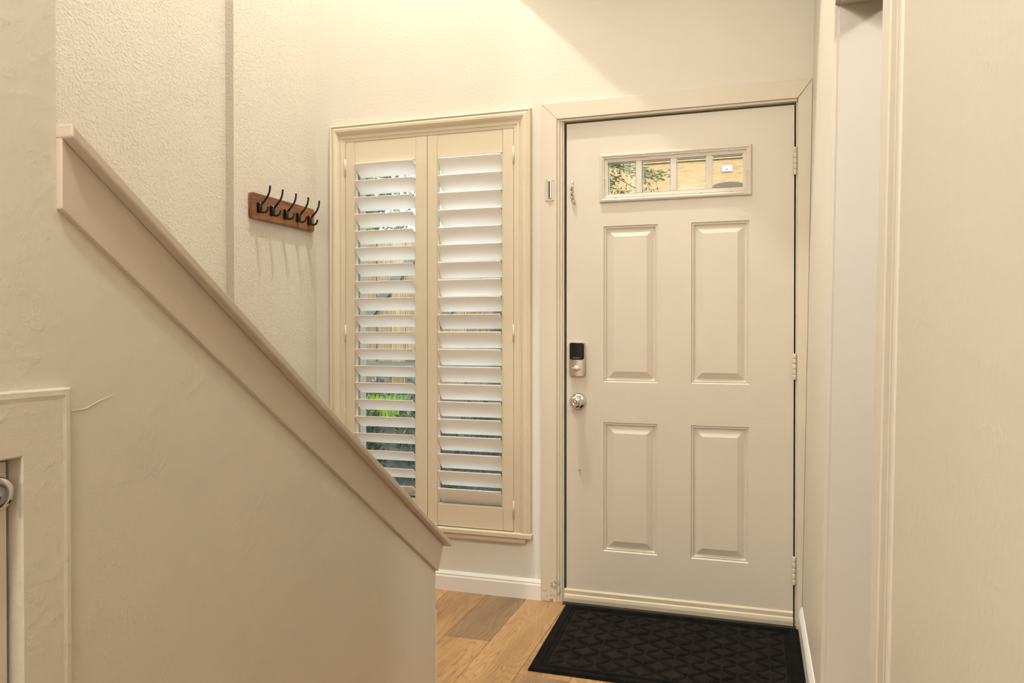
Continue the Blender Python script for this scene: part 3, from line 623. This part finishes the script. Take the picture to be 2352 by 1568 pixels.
# ------------------------------------------------------------------ doormat
MW, MD = 0.9165, 0.655
dm = thing('doormat', (0.0, 0.0, 0.0), 'black doormat with raised interlaced oval pattern in front of the door', 'doormat')
bt = MB(); bt.box(0, MW, -MD, 0, 0.001, 0.006)
def place(mb):
    out = []
    for x, y, z in mb.v:
        s = -y / MD
        out.append((0.014 + x * (1 - 0.026 * s) + 0.024 * s, -0.034 + y * 1.0, z))
    mb.v = out; return mb
place(bt).build('base', 'mat_rib', dm, 0.002)
bw = 0.062
def rim(d0, d1, z0, z1):
    mb = MB()
    mb.box(d0, MW - d0, -d1, -d0, z0, z1); mb.box(d0, MW - d0, -MD + d0, -MD + d1, z0, z1); mb.box(d0, d1, -MD + d1, -d1, z0, z1); mb.box(MW - d1, MW - d0, -MD + d1, -d1, z0, z1); return mb
place(rim(0.006, 0.034, 0.006, 0.0092)).build('border', 'mat_rib', dm, 0.0015)
place(rim(0.042, 0.050, 0.006, 0.0082)).build('border', 'mat_rib', dm, 0.0012)
place(MB().box(0.056, MW - 0.056, -MD + 0.056, -0.056, 0.006, 0.0070)).build('field', 'mat_pile', dm)
mb = MB(); ax, ay = 0.0525, 0.0465
def petal(p, q):
    p = Vector(p); q = Vector(q); d = (q - p); L = d.length; d.normalize(); nrm = Vector((-d.y, d.x)); vs = []; n = 7
    for i in range(n + 1):
        t = i / n; wd = 0.0125 * math.sin(math.pi * (0.06 + 0.88 * t)) ** 0.8; c = p + d * (L * (0.05 + 0.90 * t))
        hgt = 0.0105 if 0 < i < n else 0.0075
        for sgn, zz in ((-1, 0.0066), (-0.55, hgt), (0.55, hgt), (1, 0.0066)):
            g = c + nrm * wd * sgn; vs.append((g.x, g.y, zz))
    fs = []
    for i in range(n):
        for j in range(3): fs.append((4 * i + j, 4 * i + j + 1, 4 * i + j + 5, 4 * i + j + 4))
    mb.add(vs, fs, True)
lo = (0.058, -MD + 0.058); hi = (MW - 0.058, -0.058)
inside = lambda p: lo[0] - 0.002 <= p[0] <= hi[0] + 0.002 and lo[1] - 0.002 <= p[1] <= hi[1] + 0.002
nx = int((hi[0] - lo[0]) / ax); ny = int((hi[1] - lo[1]) / ay); ax = (hi[0] - lo[0]) / nx; ay = (hi[1] - lo[1]) / ny
for i in range(nx + 1):
    for j in range(ny + 1):
        if (i + j) % 2: continue
        p = (lo[0] + i * ax, lo[1] + j * ay)
        for di, dj in ((1, 1), (1, -1)):
            q = (p[0] + di * ax, p[1] + dj * ay)
            if inside(q): petal(p, q)
place(mb).build('raised_pattern', 'mat_rib', dm)

# ------------------------------------------------------------------ lamps (above the frame)
def lamp(loc, ceil, watts, label, rad):
    x, y, z = loc
    t = thing('ceiling_lamp', (x, y, ceil), label, 'lamp')
    MB().lathe([(0, 0), (0.06, 0), (0.065, -0.012), (0.05, -0.025), (0.012, -0.03), (0.010, z + 0.17 - ceil), (0, z + 0.17 - ceil)], (x, y, ceil), (0, 0, 1), 24).build('canopy', 'nickel', t)
    MB().lathe([(0, 0.172), (0.018, 0.17), (0.020, 0.12), (0.0, 0.12)], (x, y, z), (0, 0, 1), 20).build('socket', 'nickel', t)
    MB().lathe([(0, 0.065), (0.012, 0.068), (0.022, 0.085), (0.022, 0.10), (0.012, 0.12)], (x, y, z), (0, 0, 1), 20).build('bulb', 'glow', t)
    l = bpy.data.lights.new('bulb_light', 'POINT'); l.energy = watts; l.color = WARM; l.shadow_soft_size = rad
    o = bpy.data.objects.new('bulb_light', l); COL.objects.link(o); o.location = loc; o.parent = t; o.matrix_parent_inverse = Matrix.Translation(-t.location)
lamp(STAIR_LAMP, TC, STAIR_W, 'bare-bulb ceiling lamp above the stairwell', 0.045)
lamp(HALL_LAMP, HC, HALL_W, 'bare-bulb ceiling lamp in the hall near the stair wall', 0.07)
lamp(SIDE_FILL, HC, SIDE_FILL_W, 'added unseen lamp in the side room, brightening the doorway jamb', 0.08)
lamp(REAR_FILL, HC, REAR_FILL_W, 'added unseen lamp at the far rear of the hall, evening out the light', 0.12)

# ------------------------------------------------------------------ outside
struct('ground', 'bare ground outside the house', MB().box(-14, 10, 0.17, 16, -0.4, -0.15), 'soil')
struct('bank', 'raised lawn bank below the fence', MB().prism([(2.05, -0.15), (2.15, 0.50), (2.75, 0.60), (9.0, 0.62), (9.0, -0.15)], 'x', -6.5, -1.2), 'soil')
mb = MB(); rg = random.Random(11)
for i in range(9000):
    x = rg.uniform(-4.2, -1.75); y = rg.uniform(2.15, 2.62); z = 0.50 + (y - 2.15) / 0.6 * 0.1
    h = rg.uniform(0.04, 0.09); a = rg.uniform(0, 6.28); lx, ly = rg.uniform(-.03, .03), rg.uniform(-.03, .03); dx, dy = 0.005 * math.cos(a), 0.005 * math.sin(a)
    mb.add([(x - dx, y - dy, z - .01), (x + dx, y + dy, z - .01), (x + lx, y + ly, z + h)], [(0, 1, 2)])
tag(mb.build('lawn', 'grass'), 'bright green lawn strip seen through the left shutter', 'grass', None, 'stuff')
# fence
fe = thing('wood_fence', (-3.0, 3.05, 0.6), 'weathered plank fence across the garden with grey diagonal bands', 'fence')
fm = MB().box(-0.068, 0.068, -0.01, 0.01, 0.0, 1.38).mesh('fence_plank'); fm.materials.append(MAT['fence'])
x = -5.4
while x < -1.3:
    link('fence_plank', fm, fe, 0, 2, (x, 3.05 + rg.uniform(-.004, .004), 0.62 + rg.uniform(-.02, .02))); x += 0.142
MB().box(-5.5, -1.3, 3.0, 3.04, 0.82, 0.90).build('rail', 'fence_grey', fe)
for xa in (-4.4, -2.95, -2.2):
    mb = MB().prism([(xa, 0.92), (xa + 0.10, 0.92), (xa + 0.95, 1.92), (xa + 0.85, 1.92)], 'y', 3.01, 3.038); mb.build('diagonal_band', 'fence_grey', fe)  # grey diagonal bands across the planks
# neighbour wall
nb = thing('neighbor_house', (0.5, 5.0, -0.15), 'tan stucco house wall seen through the door panes', 'house')
mb = MB(); mb.box(-1.25, 5.0, 4.90, 5.2, -0.15, 2.918); mb.box(-1.25, 5.0, 4.885, 5.2, 2.928, 4.6); mb.box(-1.25, 5.0, 4.92, 5.2, 2.918, 2.928); mb.build('wall', 'stucco', nb)
pts = [(0.33, 0.0), (0.33, 2.635)] + [(0.505 + 0.175 * math.cos(math.radians(a)), 2.635 + 0.055 * math.sin(math.radians(a))) for a in range(170, 0, -10)] + [(0.68, 2.635), (0.68, 0.0)]
tag(MB().prism(pts, 'y', 4.885, 4.905).build('arched_door', 'arch_brown', nb, 0.004), 'grey-brown arch-topped door in the stucco wall')
pl = tag(MB().box(0.436, 0.541, 4.888, 4.90, 2.794, 2.857).build('cover_plate', 'plate', nb, 0.003), 'white cover plate on the stucco wall')
MB().lathe([(0.010, 0.0), (0.010, 0.012), (0.006, 0.016), (0, 0.016)], (0.489, 4.888, 2.825), (0, -1, 0), 14).build('socket', 'nickel_dark', pl)
for dx in (-0.038, 0.038): MB().lathe([(0.004, 0), (0.003, 0.003), (0, 0.003)], (0.489 + dx, 4.888, 2.825), (0, -1, 0), 8).build('screw', 'nickel_dark', pl)
# plants
def leaf(mb, p, d, L, W):
    d = Vector(d).normalized(); s_ = d.cross(Vector((rg.uniform(-1, 1), rg.uniform(-1, 1), rg.uniform(-1, 1)))).normalized(); p = Vector(p); n_ = d.cross(s_) * L * 0.12
    mb.add([p, p + d * L * 0.45 + s_ * W + n_, p + d * L, p + d * L * 0.45 - s_ * W + n_], [(0, 1, 2, 3)])
def twig(mbb, mbl, p, d, L, nl, r0, LL=0.05, LW=0.010):
    pts = [Vector(p)]; d = Vector(d).normalized()
    for i in range(6):
        d = (d + Vector((rg.uniform(-.18, .18), rg.uniform(-.18, .18), rg.uniform(-.18, .18)))).normalized(); pts.append(pts[-1] + d * L / 6)
    mbb.tube(pts, [r0 * (1 - 0.12 * i) for i in range(7)], 5, False)
    for i in range(nl):
        q = pts[rg.randint(1, 6)] + Vector((rg.uniform(-.04, .04), rg.uniform(-.04, .04), rg.uniform(-.04, .04)))
        leaf(mbl, q, d + Vector((rg.uniform(-1, 1), rg.uniform(-1, 1), rg.uniform(-.9, .9))), rg.uniform(.6, 1.2) * LL, LW)
    return pts
bt_, bl_ = MB(), MB()
tr_ = thing('garden_tree', (-1.2, 2.5, -0.15), 'leafy tree branch hanging across the left door panes', 'tree')
bt_.tube([(-1.2, 2.5, -0.15), (-1.18, 2.5, 1.0), (-1.1, 2.52, 1.9), (-0.95, 2.5, 2.6), (-0.8, 2.5, 3.3)], [0.06, 0.055, 0.045, 0.035, 0.02], 8)
for (p, d, L, n) in [((-0.95, 2.5, 2.6), (1.0, 0, -0.26), 1.20, 70), ((-0.6, 2.5, 2.52), (1, 0, -0.10), 0.55, 50), ((-0.5, 2.5, 2.50), (1, 0, -0.30), 0.62, 55), ((-0.3, 2.5, 2.42), (1, 0.1, -0.35), 0.45, 60), ((-0.15, 2.5, 2.40), (1, -0.1, -0.30), 0.30, 50),
                     ((-1.1, 2.5, 1.95), (1, 0, 0.28), 1.0, 70), ((-0.6, 2.5, 2.13), (1, 0, 0.18), 0.40, 50), ((-0.55, 2.5, 2.12), (1, 0, 0.02), 0.45, 50), ((-0.5, 2.5, 2.20), (1, 0, 0.35), 0.28, 40), ((-0.45, 2.5, 2.20), (1, 0, 0.1), 0.2, 40), ((-0.9, 2.5, 2.7), (0.4, 0, 0.8), 0.8, 70), ((-1.0, 2.5, 2.5), (-1, 0.2, 0.6), 0.8, 80), ((-1.1, 2.5, 2.2), (-1, 0.2, 0.5), 0.9, 90)]:
    twig(bt_, bl_, p, d, L, int(n * 2.3), 0.007, 0.034, 0.0065)
bt_.build('branches', 'bark', tr_); tag(bl_.build('leaves', 'leaf', tr_), None, None, None, 'stuff')
def bush(name, c, rx, rz, mat, label, cat, group, n=700, LL=0.05, LW=0.012):
    t = thing(name, (c[0], c[1], c[2]), label, cat, group); a, b_ = MB(), MB()
    for i in range(9):
        an = rg.uniform(0, 6.28); a.tube([(c[0], c[1], c[2] - 0.02), (c[0] + rx * .6 * math.cos(an), c[1] + rx * .6 * math.sin(an), c[2] + rz * 0.8)], [0.008, 0.003], 5, False)
    for i in range(n):
        v = Vector((rg.gauss(0, 1), rg.gauss(0, 1), abs(rg.gauss(0, 1)))).normalized(); q = rg.uniform(.55, 1)
        leaf(b_, (c[0] + v.x * rx * q, c[1] + v.y * rx * q, c[2] + v.z * rz * q), v + Vector((rg.uniform(-.6, .6), rg.uniform(-.6, .6), rg.uniform(-.6, .6))), rg.uniform(.6, 1.2) * LL, LW)
    a.build('stems', 'bark', t); tag(b_.build('leaves', mat, t), None, None, None, 'stuff')
for i, x in enumerate((-2.15, -1.74, -1.33, -0.92, -0.51)):
    bush('garden_shrub', (x, 1.35 + 0.05 * (i % 2), -0.15), 0.172, 0.90 + 0.03 * (i % 2), 'leaf_dark', ('leftmost', 'second from the left', 'middle one', 'fourth from the left', 'rightmost')[i] + ' of five dark green shrubs low outside the shuttered window', 'shrub', 'dark shrubs below the window', 2400, 0.055)
for i, x in enumerate((-3.02, -2.69, -2.36, -2.03)):
    bush('silver_plant', (x, 2.83, 0.60), 0.12, 0.15, 'leaf_blue', ('leftmost', 'second from the left', 'third from the left', 'rightmost')[i] + ' of four silvery low plants at the foot of the fence', 'plant', 'silver plants along the fence', 420, 0.05, 0.010)
for (x, y, z, r_, l) in ((-4.0, 4.9, 2.75, 1.2, 'large green tree crown rising behind the left end of the fence'), (-2.35, 6.3, 2.9, 0.55, 'smaller green tree crown rising behind the fence near the house')):
    t = thing('background_tree', (x, y, 0.6), l, 'tree'); a, b_ = MB(), MB()
    a.tube([(x, y, 0.55), (x + .05, y, 1.6), (x, y, z)], [0.09, 0.07, 0.04], 8)
    for i in range(10):
        an = rg.uniform(0, 6.28); a.tube([(x, y, 1.8), (x + r_ * .7 * math.cos(an), y + r_ * .7 * math.sin(an), z + rg.uniform(-.5, .6))], [0.03, 0.008], 5, False)
    for i in range(6500):
        v = Vector((rg.gauss(0, 1), rg.gauss(0, 1), rg.gauss(0, 1))).normalized(); q = rg.uniform(.3, 1)
        leaf(b_, (x + v.x * r_ * q, y + v.y * r_ * q, z + v.z * r_ * q), (rg.uniform(-1, 1), rg.uniform(-1, 1), rg.uniform(-1, .5)), rg.uniform(.06, .11), 0.02)
    a.build('trunk', 'bark', t); tag(b_.build('leaves', 'leaf', t), None, None, None, 'stuff')
